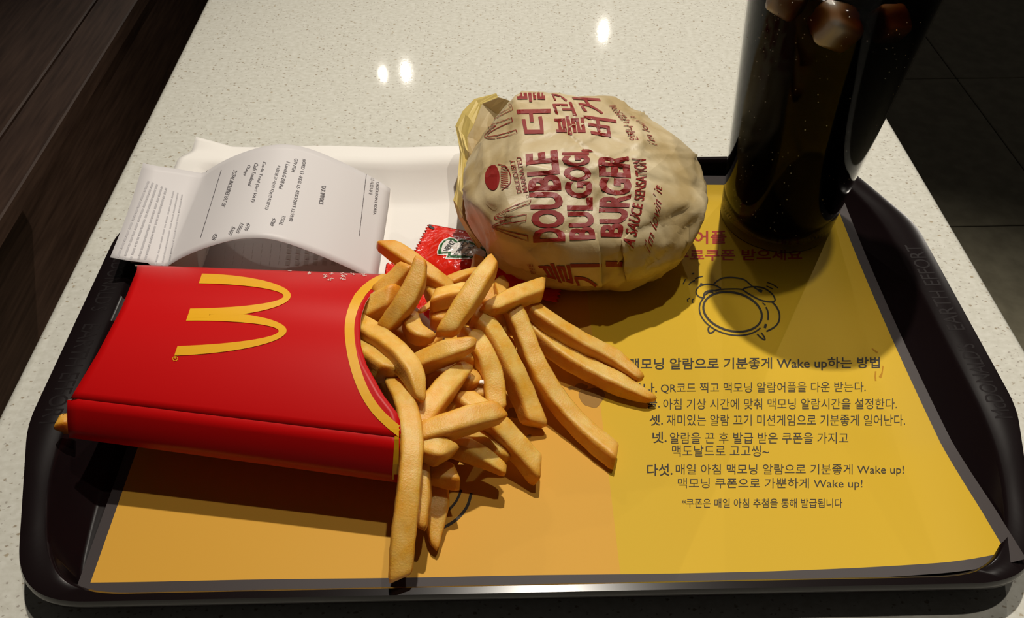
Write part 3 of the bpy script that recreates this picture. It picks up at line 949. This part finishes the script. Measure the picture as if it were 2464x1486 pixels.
FRIES = [
 # label, points, kwargs
 ('fry leaning up towards the white receipt, its brown tip topmost left of the ketchup', [(925, 588, .046), (985, 628, .044), (1040, 670, .040), (1092, 705, .034)], dict(half=.0046, taper=(.75, .8), brown=.12)),
 ('fat dull fry standing in front of the ketchup sachet beside the carton mouth', [(1013, 622, .070), (1000, 680, .064), (967, 740, .058), (925, 792, .050)], dict(half=.0046, taper=(.6, .7), roll=20)),
 ('short orange fry tucked behind the standing fry at the carton mouth', [(985, 640, .055), (950, 676, .050), (905, 712, .046)], dict(half=.0042, brown=.15)),
 ('blunt fry poking out of the upper part of the carton mouth', [(955, 712, .050), (912, 733, .047), (862, 762, .043)], dict(half=.0052, roll=15)),
 ('small horizontal fry bridging the middle of the pile below the ketchup', [(1040, 724, .048), (1085, 712, .047), (1135, 700, .044)], dict(half=.0043, roll=10)),
 ('thick pale fry pointing up at the burger, lying over the top of the pile', [(1190, 625, .062), (1160, 672, .060), (1118, 735, .056), (1070, 805, .050)], dict(half=.0046, taper=(.62, .9), roll=15)),
 ('short pale fry just below the red ketchup sachet', [(1075, 688, .030), (1115, 668, .030), (1150, 655, .029)], dict(half=.0038, taper=(1, .6), roll=10)),
 ('stubby fry hidden between ketchup sachet and pointing fry', [(1152, 622, .022), (1150, 645, .022), (1140, 678, .024)], dict(half=.0040, taper=(.8, 1))),
 ('short thick fry lying crosswise nearest the burger, its cut end toward the shadow', [(1308, 694, .036), (1240, 716, .040), (1172, 745, .045)], dict(half=.0045, taper=(1, .62), roll=12)),
 ('orange fry stub poking up behind the crosswise fry', [(1198, 688, .030), (1210, 715, .030), (1228, 745, .028)], dict(half=.0036, brown=.15, taper=(.6, 1))),
 ('longest fry, running from the crosswise fry down to the orange mat', [(1228, 735, .036), (1258, 800, .030), (1290, 880, .023), (1335, 955, .0165), (1400, 1030, .0118), (1482, 1100, .0106)], dict(half=.0046, roll=20)),
 ('uppermost of the long fries reaching right, ending in a ragged tip', [(1265, 730, .030), (1320, 775, .027), (1400, 825, .021), (1474, 862, .0165), (1540, 912, .0150)], dict(half=.0043, taper=(.8, .55), roll=20)),
 ('long fry with a brown spot, its pointed tip touching the printed text', [(1262, 765, .022), (1310, 818, .019), (1372, 865, .016), (1460, 910, .0125), (1570, 962, .0107)], dict(half=.0046, taper=(.8, .4), roll=20)),
 ('thick fry with a dark pit in its blunt end, in the middle of the mat', [(1140, 755, .040), (1190, 815, .034), (1235, 900, .024), (1262, 960, .016), (1287, 1022, .0106)], dict(half=.0050, roll=22)),
 ('arched shaded fry curving down left of the pitted fry', [(1128, 800, .036), (1160, 850, .034), (1185, 915, .028), (1192, 1000, .022)], dict(half=.0048, roll=25)),
 ('tapering fry with a translucent tip lying across the centre of the pile', [(1143, 825, .050), (1090, 842, .048), (1040, 862, .045), (975, 890, .040)], dict(half=.0046, taper=(.5, .9), roll=15)),
 ('long bent fry spilling from the carton mouth over its lip', [(855, 778, .044), (900, 808, .049), (955, 850, .052), (995, 905, .052), (1008, 962, .050)], dict(half=.0047, taper=(1, .4), roll=25)),
 ('blunt fry resting on the lower lip of the carton, under the bent fry', [(862, 828, .040), (900, 862, .046), (953, 905, .047)], dict(half=.0058, roll=25)),
 ('long pale fry hanging straight down to the front rim of the tray', [(952, 925, .043), (978, 985, .046), (990, 1070, .045), (982, 1180, .040), (970, 1290, .032), (962, 1390, .023)], dict(half=.0046, roll=10)),
 ('fry with a crumbly browned tip pointing up in the middle', [(1122, 882, .038), (1080, 925, .040), (1040, 975, .041), (1008, 1030, .040)], dict(half=.0050, taper=(.6, .8), roll=30)),
 ('smooth rounded fry lying across the pile right of the hanging fry', [(1202, 990, .040), (1140, 1006, .042), (1080, 1026, .043), (1012, 1048, .042)], dict(half=.0049, roll=15, taper=(.9, 1))),
 ('thick fry slanting to the front with a golden corner at its end', [(1105, 955, .030), (1165, 1000, .028), (1225, 1055, .021), (1293, 1133, .0125)], dict(half=.0050, roll=20)),
 ('pointed fry half in shade above its own shadow on the mat', [(1050, 1065, .030), (1110, 1078, .028), (1165, 1102, .024), (1216, 1132, .021)], dict(half=.0042, taper=(1, .5), roll=15)),
 ('short blunt golden fry right against the hanging fry', [(1000, 1068, .040), (1040, 1080, .040), (1078, 1098, .038)], dict(half=.0050, roll=12)),
 ('shaded short fry with a cut end just below the golden stub', [(1010, 1128, .026), (1060, 1140, .026), (1098, 1148, .025)], dict(half=.0044, roll=12)),
 ('brown pointed fry aiming at the front edge of the mat', [(1052, 1130, .019), (1053, 1200, .0140), (1048, 1262, .0115), (1043, 1316, .0098)], dict(half=.0048, taper=(1, .36), roll=12, brown=.18)),
 ('slim fry peeping out right behind the hanging fry', [(1010, 1110, .032), (1012, 1190, .028), (1003, 1265, .024)], dict(half=.0041, roll=8)),
 ('wide shaded fry under the smooth rounded one', [(1085, 1040, .026), (1150, 1062, .022), (1215, 1088, .016)], dict(half=.0045, roll=12)),
 ('short scrap of fry in the gap below the crumbly tip', [(1030, 1018, .034), (1050, 1000, .033), (1072, 985, .030)], dict(half=.0034, taper=(.7, .7))),
 ('shaded fry deep below the crumbly one', [(1095, 945, .028), (1065, 985, .028), (1035, 1030, .028)], dict(half=.0046)),
 ('crooked pale chunk of fry in the upper middle', [(985, 765, .050), (1000, 800, .050), (1035, 818, .049)], dict(half=.0050, roll=30, taper=(.7, .6))),
 ('curled peel of fry skin in the upper middle', [(1008, 752, .047), (1028, 738, .047), (1046, 722, .046)], dict(half=.0030, flat=.4, taper=(.4, .5), brown=.25)),
 ('orange fry shading away under the thick pale pointing fry', [(1035, 760, .040), (1070, 768, .039), (1110, 775, .036)], dict(half=.0050, roll=10, brown=.15)),
 ('dark orange fry tip showing in the gap left of the longest fry', [(1185, 830, .020), (1210, 818, .020), (1238, 830, .018)], dict(half=.0036, brown=.4, taper=(1, .5))),
 ('small orange fry tip below the dark orange one', [(1190, 870, .018), (1220, 858, .017), (1250, 856, .016)], dict(half=.0040, brown=.25, taper=(1, .6))),
 ('fry crossing under the tip beside the ketchup', [(1020, 655, .034), (1045, 700, .034), (1068, 745, .034)], dict(half=.0046, brown=.1)),
 ('short browned fry in front of the shaded sachet', [(1215, 682, .024), (1190, 705, .026), (1160, 735, .026)], dict(half=.0040, brown=.18)),
 ('fry lying deep in the pile behind the tapering fry', [(1000, 840, .034), (1060, 850, .034), (1130, 862, .030)], dict(half=.0052, brown=.15)),
 ('fry deep in the pile in front of the arched fry', [(1010, 900, .034), (1075, 905, .032), (1150, 930, .026)], dict(half=.0054, brown=.12)),
 ('fry at the bottom of the pile with a grain of salt on it', [(1100, 870, .026), (1140, 915, .024), (1165, 965, .022)], dict(half=.0056, brown=.08)),
 ('fry lying inside the carton mouth, in its shadow', [(850, 760, .036), (920, 790, .036), (985, 820, .036)], dict(half=.0050, brown=.15)),
 ('fry inside the lower corner of the carton mouth', [(890, 880, .030), (940, 940, .032), (985, 1010, .032)], dict(half=.0048, brown=.1)),
 ('fry showing between receipt side of the mouth and the blunt fry', [(880, 690, .036), (930, 700, .038), (985, 720, .038)], dict(half=.0046, brown=.18)),
 ('fry under the crooked chunk', [(940, 780, .042), (985, 815, .041), (1050, 835, .038)], dict(half=.0048, brown=.15)),
 ('fry lying level beneath the short horizontal fry', [(1065, 745, .036), (1115, 748, .034), (1165, 765, .030)], dict(half=.0050, brown=.12)),
 ('pale fry stub behind the thick pointing fry', [(1180, 730, .032), (1195, 765, .030), (1205, 800, .026)], dict(half=.0046)),
 ('fry resting on the carton back below the bent fry', [(1000, 960, .026), (1060, 970, .024), (1120, 985, .020)], dict(half=.0046, brown=.1)),
 ('tip of a fry caught at the closed end of the carton', [(152, 1022, .0262), (170, 1018, .0272)], dict(half=.0036)),
]
def build_fries():
    for i, (lab, pts, kw) in enumerate(FRIES):
        kw = dict(kw); kw.setdefault('roll', 18); kw.setdefault('half', .0045)
        o = fry(pts, seed=i*7+3, **kw)
        tag(o, lab, 'french fry', 'fries spilling from the red carton')
build_fries()

# grain of salt
bm = bmesh.new(); bmesh.ops.create_icosphere(bm, subdivisions=2, radius=0.0012)
rnd = random.Random(2)
for v in bm.verts: v.co = Vector((v.co.x*1.5, v.co.y*1.0, v.co.z*0.8))*(1+rnd.uniform(-.12, .12))
o = bm_obj('salt_grain', bm, M_salt); o.location = P(1158, 919, 0.0305)
tag(o, 'white grain of salt on the fries in the middle of the pile', 'salt')

# ================================================================== ketchup sachets
def sachet(name, A, B, W_, thick, zb, label, marks):
    """A->B: the long axis ends (left/right) of the near edge, W_: width vector"""
    root_z = zb
    nx, ny = 60, 34
    vs, fs = [], []
    rnd = random.Random(int(A.x*1e4))
    ph = [rnd.uniform(0, 6.28) for _ in range(5)]
    ax = B-A
    def surf(u, v, s):
        seal = 0.085; sv = 0.10
        fu = max(0, min(1, (u-seal)/0.16, (1-seal-u)/0.16)); fv = max(0, min(1, (v-sv*0.6)/0.22, (1-sv*0.6-v)/0.22))
        h = thick*math.sin(fu*math.pi/2)**0.8*math.sin(fv*math.pi/2)**0.8
        wr = 0.00035*math.sin(u*40+ph[0]+v*9)*math.sin(v*21+ph[1]+u*13)+0.00022*math.sin(u*85-v*50+ph[2])
        z = (h*0.75+wr) if s > 0 else -h*0.12
        return z
    for s in (1, -1):
        for j in range(ny+1):
            v = j/ny
            for i in range(nx+1):
                u = i/nx
                p = A+ax*u+W_*v
                zig = 0.0
                if i in (0, nx): p = p + ax.normalized()*(0.0007*(1 if j % 2 else -1))*(1 if i else -1)
                vs.append(Vector((p.x, p.y, zb+0.0009+(surf(u, v, s) if 0 < i < nx and 0 < j < ny else 0))))
    n = (nx+1)*(ny+1)
    for j in range(ny):
        for i in range(nx):
            a = j*(nx+1)+i; f = (a, a+1, a+nx+2, a+nx+1)
            fs.append(f); fs.append(tuple(n+k for k in reversed(f)))
    o = mesh_obj(name, vs, fs, M_foil)
    bmn = bmesh.new(); bmn.from_mesh(o.data); bmesh.ops.remove_doubles(bmn, verts=bmn.verts, dist=1e-6); bmn.to_mesh(o.data); bmn.free()
    tag(o, label, 'ketchup sachet')
    bv = bvh_of([o])
    return o, bv

def v2(a): return Vector((a[0], a[1], 0))
k1, bv1 = sachet('ketchup_sachet', v2((-0.0520, 0.3255)), v2((0.0300, 0.3015)), v2((0.0120, 0.0405)), 0.0062, 0.0088, 'red ketchup sachet with a white tomato ketchup label, half under the burger', 0)
k2, bv2 = sachet('ketchup_sachet', v2((-0.0285, 0.2560)), v2((-0.0265, 0.3325)), v2((-0.0350, 0.0010)), 0.0030, 0.0088, 'second red sachet, its serrated end showing between the fries and the first sachet', 0)
def keystone():
    k = 1981/400
    def q(a, b): return (860+a/k, 560+b/k)
    outer = [q(*p) for p in ((955, 268), (950, 225), (975, 140), (1025, 85), (1100, 52), (1165, 62), (1200, 92), (1235, 70), (1330, 90), (1440, 130), (1560, 210), (1560, 330), (1360, 318), (1045, 312), (1062, 268))]
    mid = [q(*p) for p in ((968, 258), (965, 222), (990, 150), (1035, 98), (1100, 66), (1155, 76), (1195, 108), (1240, 84), (1330, 102), (1435, 145), (1550, 222), (1550, 318), (1350, 305), (1065, 300), (1085, 250))]
    inn = [q(*p) for p in ((1005, 240), (1005, 190), (1030, 130), (1075, 92), (1130, 92), (1180, 128), (1240, 112), (1320, 122), (1420, 165), (1530, 235), (1530, 290), (1350, 282), (1110, 276), (1120, 236))]
    for nm, pl, mt, of in (('label', outer, M_label, .0003), ('label_band', mid, M_green, .00045), ('label_panel', inn, M_label, .0006)):
        bm = bmesh.new(); bm.faces.new([bm.verts.new((a, b, 0)) for a, b in pl])
        bmesh.ops.triangulate(bm, faces=bm.faces[:])
        decal(nm, bm, mt, bv1, cell=5, off=of, parent=k1, label={'label': 'cream edged keystone label', 'label_band': 'green band', 'label_panel': 'white label panel'}[nm])
    T = [px_text('HEINZ', [q(1080, 225), q(1075, 190), q(1140, 110), q(1175, 130)][0:1]+[q(1172, 128)], [q(1022, 222), q(1115, 90)], 0.02)]
    T.append(px_text('TOMATO', [q(1195, 275), q(1325, 125)], [q(1142, 268), q(1262, 112)], 0.015))
    T.append(px_text('KETCHUP', [q(1290, 282), q(1420, 150)], [q(1238, 278), q(1345, 150)], 0.012))
    decal('label_lettering', join_bms(T), M_black, bv1, cell=5, off=.00075, parent=k1)
    decal('corner_mark', polys_bm([[(1034, 541), (1046, 549), (1042, 553), (1031, 547)]]), M_black, bv1, cell=4, off=.0004, parent=k1)
    decal('corner_mark', polys_bm([[(1352, 704), (1361, 708), (1354, 725), (1341, 727)]]), M_black, bv1, cell=4, off=.0004, parent=k1)
keystone()

# ================================================================== wrapped burger
BC = Vector((0.0468, 0.3555, 0.0400))
def burger_radius():
    rnd = random.Random(21)
    planes = []
    for _ in range(75):
        n = Vector((rnd.gauss(0, 1), rnd.gauss(0, 1), rnd.gauss(0, 0.8))).normalized()
        planes.append((n, rnd.uniform(0.93, 1.0)))
    return planes
A3 = Vector((0.0640, 0.0620, 0.0392))
def build_burger():
    root = empty('wrapped_burger', (BC.x, BC.y, 0.0062))
    tag(root, 'burger wrapped in tan printed paper with red lettering', 'burger')
    bm = bmesh.new(); bmesh.ops.create_icosphere(bm, subdivisions=6, radius=1)
    pl = burger_radius()
    rnd = random.Random(5)
    ph = [rnd.uniform(0, 6.28) for _ in range(12)]
    creases = []
    for _ in range(34):
        n_ = Vector((rnd.gauss(0, 1)-0.3, rnd.gauss(0, 1), rnd.gauss(0, 0.7))).normalized()
        creases.append((n_, rnd.uniform(0.15, 0.95), rnd.choice((-1, 1))*rnd.uniform(0.0005, 0.0014), rnd.uniform(0.008, 0.022)))
    nl = [Vector((n.x*A3.x, n.y*A3.y, n.z*A3.z)).length for n, k in pl]
    for v in bm.verts:
        d = v.co.normalized()
        # superellipsoid
        e = 2.9
        r = (abs(d.x/A3.x)**e+abs(d.y/A3.y)**e+abs(d.z/A3.z)**e)**(-1/e)
        for (n, k), s in zip(pl, nl):
            dn = n.dot(d)
            if dn > 0.2:
                q = s*k*1.06/dn
                if q < r: r = q
        p = d*r
        # the wrap slumps: far side higher, right end lower, near-left corner pinched
        sx = p.x/A3.x; sy = p.y/A3.y
        p.z *= 1 + 0.10*sy - 0.12*sx
        if p.z > 0: p.x -= 0.10*p.z
        # fine paper crumple
        w = 0.0005*math.sin(d.x*9+ph[0]+2*math.sin(d.y*5+ph[1]))*math.sin(d.y*8+ph[2]+d.z*5)
        for cn, cd, ca, cw in creases:
            w += ca*math.exp(-abs(cn.dot(d)-cd)/cw)
        p += d*w
        v.co = p+BC
        if v.co.z < 0.0105:
            v.co.z = 0.0105-(0.0105-v.co.z)*0.12
        v.co.z = max(v.co.z, 0.0068)
    body = bm_obj('wrapper', bm, M_wrap, smooth=True)
    adopt(body, root)
    bv = bvh_of([body])
    # folded sheets lying over the body
    def sheet(name, pxs, off, mt=M_wrap, cell=9, th=0.00025, fade=None):
        b2 = bmesh.new(); b2.faces.new([b2.verts.new((a, b, 0)) for a, b in pxs])
        bmesh.ops.triangulate(b2, faces=b2.faces[:])
        o = decal(name, b2, mt, bv, cell=cell, off=off, parent=root, fade=fade)
        bmn = bmesh.new(); bmn.from_mesh(o.data); bmesh.ops.remove_doubles(bmn, verts=bmn.verts, dist=1e-5); bmn.to_mesh(o.data); bmn.free()
        o.data.polygons.foreach_set('use_smooth', [True]*len(o.data.polygons))
        solidify(o, th, -1)
        return o
    s1 = sheet('paper_flap', [(1168, 560), (1230, 540), (1330, 545), (1436, 560), (1444, 600), (1449, 690), (1400, 684), (1340, 674), (1240, 640), (1172, 600)], 0.0032, fade=(550, 640))
    s2 = sheet('paper_flap', [(1496, 575), (1540, 540), (1600, 530), (1662, 530), (1657, 580), (1634, 622), (1596, 648), (1556, 664), (1506, 676), (1501, 640)], 0.0032, fade=(530, 640))
    s3 = None and sheet('paper_flap', [(1150, 380), (1180, 225), (1260, 215), (1420, 215), (1400, 330), (1300, 400), (1210, 385), (1195, 365), (1165, 400)], 0.0010)
    # ruffled paper edge at the left end
    outer = [(1190, 226, .060), (1142, 238, .056), (1113, 268, .052), (1096, 303, .048), (1104, 345, .045), (1107, 368, .043), (1102, 420, .040), (1098, 455, .036), (1091, 482, .034), (1102, 520, .028), (1122, 556, .022), (1150, 596, .016)]
    mid = [(1200, 234, .062), (1160, 250, .058), (1140, 300, .053), (1124, 330, .049), (1127, 365, .047), (1124, 385, .043), (1122, 430, .041), (1116, 470, .039), (1110, 500, .034), (1118, 530, .030), (1136, 560, .025), (1160, 590, .018)]
    inn = [(1260, 262, .048), (1235, 290, .046), (1200, 320, .044), (1185, 355, .042), (1175, 385, .040), (1160, 410, .038), (1155, 450, .036), (1150, 490, .034), (1150, 520, .030), (1155, 545, .026), (1165, 570, .021), (1180, 590, .018)]
    for a, b, nm, mt in ((outer, mid, 'paper_ruffle', M_wrap_in), (mid, inn, 'paper_ruffle', M_wrap)):
        A_ = [tuple(P(*p)) for p in a]; B_ = [tuple(P(*p)) for p in b]
        vs, fs = [], []
        for i in range(len(A_)):
            for k in range(5):
                q = Vector(A_[i]).lerp(Vector(B_[i]), k/4)
                q.z += 0.0014*math.sin(i*2.6+k)*math.sin(math.pi*k/4)
                vs.append(q)
        for i in range(len(A_)-1):
            for k in range(4):
                fs.append((i*5+k, i*5+k+1, i*5+k+6, i*5+k+5))
        o = mesh_obj(nm, vs, fs, mt, smooth=False); adopt(o, root); solidify(o, 0.0003, 0)
    
    bva = bvh_of([body, s1, s2])
    k = 2.858
    def q(a, b): return (1050+a/k, 200+b/k)
    def Q(*l): return [q(*p) for p in l]
    T = []
    def word(s, base, top, bold=0.0, sh=0.0): T.append(px_text(s, Q(*base), Q(*top), bold, 3, sh))
    word('DOUBLE', [(890, 1085), (885, 960), (870, 810), (852, 620), (835, 460)], [(665, 1095), (655, 965), (640, 810), (622, 640), (610, 490)], 0.042)
    word('BULGOGI,', [(1128, 1072), (1112, 900), (1105, 700), (1095, 560), (1078, 455)], [(915, 1078), (900, 900), (882, 700), (867, 560), (860, 455)], 0.042)
    word('BURGER', [(1272, 1060), (1320, 900), (1345, 770), (1338, 620), (1322, 505)], [(1130, 1055), (1115, 900), (1122, 760), (1115, 600), (1105, 480)], 0.042)
    word('A SAUCE SENSATION', [(1355, 1138), (1400, 950), (1432, 780), (1450, 640), (1440, 525)], [(1278, 1098), (1325, 920), (1365, 770), (1372, 640), (1345, 518)], 0.018)
    word("i'm lovin' it", [(1470, 1172), (1512, 1010), (1545, 850), (1552, 700)], [(1418, 1135), (1455, 980), (1490, 820), (1490, 700)], -0.004, 0.5)
    word('DELICIOUSLY', [(588, 752), (540, 530)], [(556, 758), (506, 532)], 0.005)
    word('MARINATED', [(630, 748), (583, 507)], [(598, 755), (550, 512)], 0.005)
    word('더', [(600, 348), (755, 330)][0:0] or [(785, 350), (785, 180)], [(590, 352), (553, 185)], 0.02)
    word('블', [(752, 132), (735, -10)], [(560, 130), (540, -5)], 0.02)
    word('불', [(1030, 358), (1010, 225)], [(830, 355), (805, 232)], 0.02)
    word('고', [(965, 225), (930, 132)], [(822, 222), (795, 135)], 0.02)
    word('기', [(925, 128), (890, 48)], [(800, 125), (765, 50)], 0.02)
    word('버', [(1252, 382), (1235, 255)], [(1050, 350), (1010, 222)], 0.02)
    word('거', [(1190, 220), (1120, 108)], [(1000, 200), (930, 98)], 0.02)
    word('언제나 내입맛에', [(1395, 398), (1340, 270), (1230, 155)], [(1325, 392), (1275, 265), (1185, 158)], 0.004)
    word("i'm lovin' it", [(1518, 430), (1440, 290), (1350, 225)], [(1465, 425), (1395, 290), (1320, 232)], -0.004, 0.4)
    word('블', [(950, 1395), (915, 1235)], [(770, 1345), (690, 1240)], 0.02)
    word('양념된', [(690, 1310), (662, 1240)], [(655, 1310), (622, 1242)], 0.0)
    rings = []
    for (x, y) in ((627, 778), (510, 155), (1520, 716)):
        rings += ribbon([q(x+11*math.cos(a), y+10*math.sin(a)) for a in np.linspace(0, 6.283, 16)], 1.0)
    T.append(polys_bm(rings))
    # arches outlined
    for base, top in (([(632, 1085), (612, 920), (650, 800)], [(395, 1020), (375, 960), (440, 870)]), ([(558, 345), (520, 250), (528, 165)], [(348, 415), (325, 330), (345, 250)])):
        b2 = polys_bm(arch_polys(0.026)); T.append(to_px(b2, Q(*base), Q(*top)))
    # bars, stroke of the cut-off letters, bun drawing
    T.append(polys_bm([Q((920, 1240), (1138, 1238), (1138, 1262), (925, 1264)), Q((1165, 1222), (1280, 1225), (1280, 1262), (1165, 1258))]))
    T.append(polys_bm(ribbon(Q((955, 1330), (985, 1400)), 6) + ribbon(smooth_pts(Q((950, 1335), (1010, 1340), (1060, 1362), (1108, 1400)), 4), 7)))
    bun = [q(395+60*math.cos(a)*(1 if math.cos(a) < 0 else 0.7), 650+88*math.sin(a)) for a in np.linspace(0, 6.2, 26)]
    T.append(polys_bm([bun]))
    T.append(polys_bm(ribbon(smooth_pts(Q((425, 560), (480, 575), (510, 630), (505, 690), (450, 735)), 4), 2)))
    T.append(polys_bm([p for yy in range(575, 725, 14) for p in ribbon(Q((445, yy), (495, yy+4)), 1.8)]))
    bun2 = [q(365+45*math.cos(a), 120+38*math.sin(a)) for a in np.linspace(0, 6.2, 22)]
    T.append(polys_bm([bun2])); T.append(polys_bm([p for yy in range(84, 130, 10) for p in ribbon(Q((405, yy), (452, yy-3)), 1.6)]))
    decal('red_lettering', join_bms(T), M_bred, bva, cell=7, off=0.00035, parent=root)
build_burger()

# ================================================================== cup of cola
CUP = Vector((0.1622, 0.3725, 0.0064))
def lathe(prof, seg=72):
    vs, fs = [], []
    for r, z in prof:
        for i in range(seg):
            a = 2*math.pi*i/seg; vs.append((r*math.cos(a), r*math.sin(a), z))
    for k in range(len(prof)-1):
        for i in range(seg):
            j = (i+1) % seg; fs.append((k*seg+i, k*seg+j, (k+1)*seg+j, (k+1)*seg+i))
    return vs, fs
def build_cup():
    root = empty('soda_cup', CUP)
    tag(root, 'tall clear plastic cup standing at the far right of the mat', 'cup')
    R0, SL, H = 0.0316, 0.083, 0.178
    def r(z): return R0+SL*z
    t = 0.0005
    prof = [(0.0001, 0.0035), (R0-0.004, 0.0035), (R0-0.002, 0.0028), (R0-0.0012, 0.0002), (R0, 0.0), (r(0.002)+0.0002, 0.002)]
    prof += [(r(z), z) for z in np.linspace(0.004, H, 14)]
    prof += [(r(H)+0.0022, H+0.0005), (r(H)+0.0026, H+0.0022), (r(H)+0.001, H+0.003), (r(H)-t, H+0.0015)]
    prof += [(r(z)-t, z) for z in np.linspace(H-0.001, 0.006, 13)]
    prof += [(R0-0.003, 0.0045), (0.0001, 0.0045)]
    vs, fs = lathe(prof)
    o = mesh_obj('cup_wall', vs, fs, M_cup, root)
    bmn = bmesh.new(); bmn.from_mesh(o.data); bmesh.ops.recalc_face_normals(bmn, faces=bmn.faces); bmn.to_mesh(o.data); bmn.free()
    # cola
    LV = 0.1450
    e = 0.00056
    prof = [(0.0001, 0.0052), (R0-0.004, 0.0052), (R0-0.0022, 0.0062)] + [(r(z)-e, z) for z in np.linspace(0.0075, LV-0.001, 14)] + [(r(LV)-e-0.0006, LV), (0.0001, LV)]
    vs, fs = lathe(prof)
    c = mesh_obj('cola', vs, fs, M_cola)
    bmn = bmesh.new(); bmn.from_mesh(c.data); bmesh.ops.recalc_face_normals(bmn, faces=bmn.faces); bmn.to_mesh(c.data); bmn.free()
    c.location = CUP
    tag(c, 'dark brown fizzy cola filling the clear cup', 'drink')
    # bubbles on the wall
    rnd = random.Random(12)
    bm = bmesh.new()
    for k in range(170):
        col = rnd.choice((200, 206, 214, 232, 250, 285, 310)) + rnd.gauss(0, 2.5)
        z = rnd.uniform(0.012, LV-0.004) if rnd.random() < 0.7 else rnd.uniform(LV-0.03, LV)
        rr = rnd.uniform(0.00014, 0.00036)
        a = math.radians(col if rnd.random() < 0.62 else rnd.uniform(180, 360))
        R_ = r(z)-e-rr*0.6+0.0002
        bmesh.ops.create_icosphere(bm, subdivisions=1, radius=rr, matrix=Matrix.Translation((R_*math.cos(a), R_*math.sin(a), z)))
    o = bm_obj('bubbles', bm, M_bubble, c, True); o['kind'] = 'stuff'
    # ice
    def cube(loc, s, rot, lab, seed):
        r_ = random.Random(seed)
        b = bmesh.new(); bmesh.ops.create_cube(b, size=1)
        bmesh.ops.bevel(b, geom=b.edges[:], offset=0.28, segments=4, affect='EDGES', profile=0.6)
        bmesh.ops.subdivide_edges(b, edges=b.edges[:], cuts=1, use_grid_fill=True)
        for v in b.verts: v.co = Vector((v.co.x*s*(1+r_.uniform(-.03, .03)), v.co.y*s*0.9*(1+r_.uniform(-.03, .03)), v.co.z*s*0.8*(1+r_.uniform(-.03, .03))))
        o = bm_obj('ice_cube', b, M_ice, None, True)
        o.location = CUP+Vector(loc); o.rotation_euler = rot
        tag(o, lab, 'ice cube', 'ice cubes floating in the cola')
    cube((-0.0120, -0.0312, 0.1350), 0.019, (0.3, 0.4, 0.2), 'cloudy ice cube pressed against the front of the cup, showing palest', 1)
    cube((-0.0300, -0.0160, 0.1405), 0.017, (0.2, 0.1, 0.9), 'ice cube near the left wall of the cup at the cola surface', 2)
    cube((0.0120, -0.0295, 0.1350), 0.015, (0.6, 0.2, 0.4), 'ice cube just right of the palest one, below the surface', 3)
    cube((0.0020, -0.0080, 0.1400), 0.020, (0.1, 0.3, 0.5), 'ice cube floating in the middle of the cup', 4)
    cube((-0.0180, 0.0160, 0.1410), 0.018, (0.5, 0.1, 0.1), 'ice cube floating at the back left of the cup', 5)
    cube((0.0260, -0.0080, 0.1395), 0.017, (0.2, 0.5, 0.3), 'ice cube floating toward the right wall of the cup', 6)
build_cup()

# ------------------------------------------------------------------ lift everything onto the real table height
for o in SC.objects:
    if o.parent is None:
        o.location.z += TABLE_Z
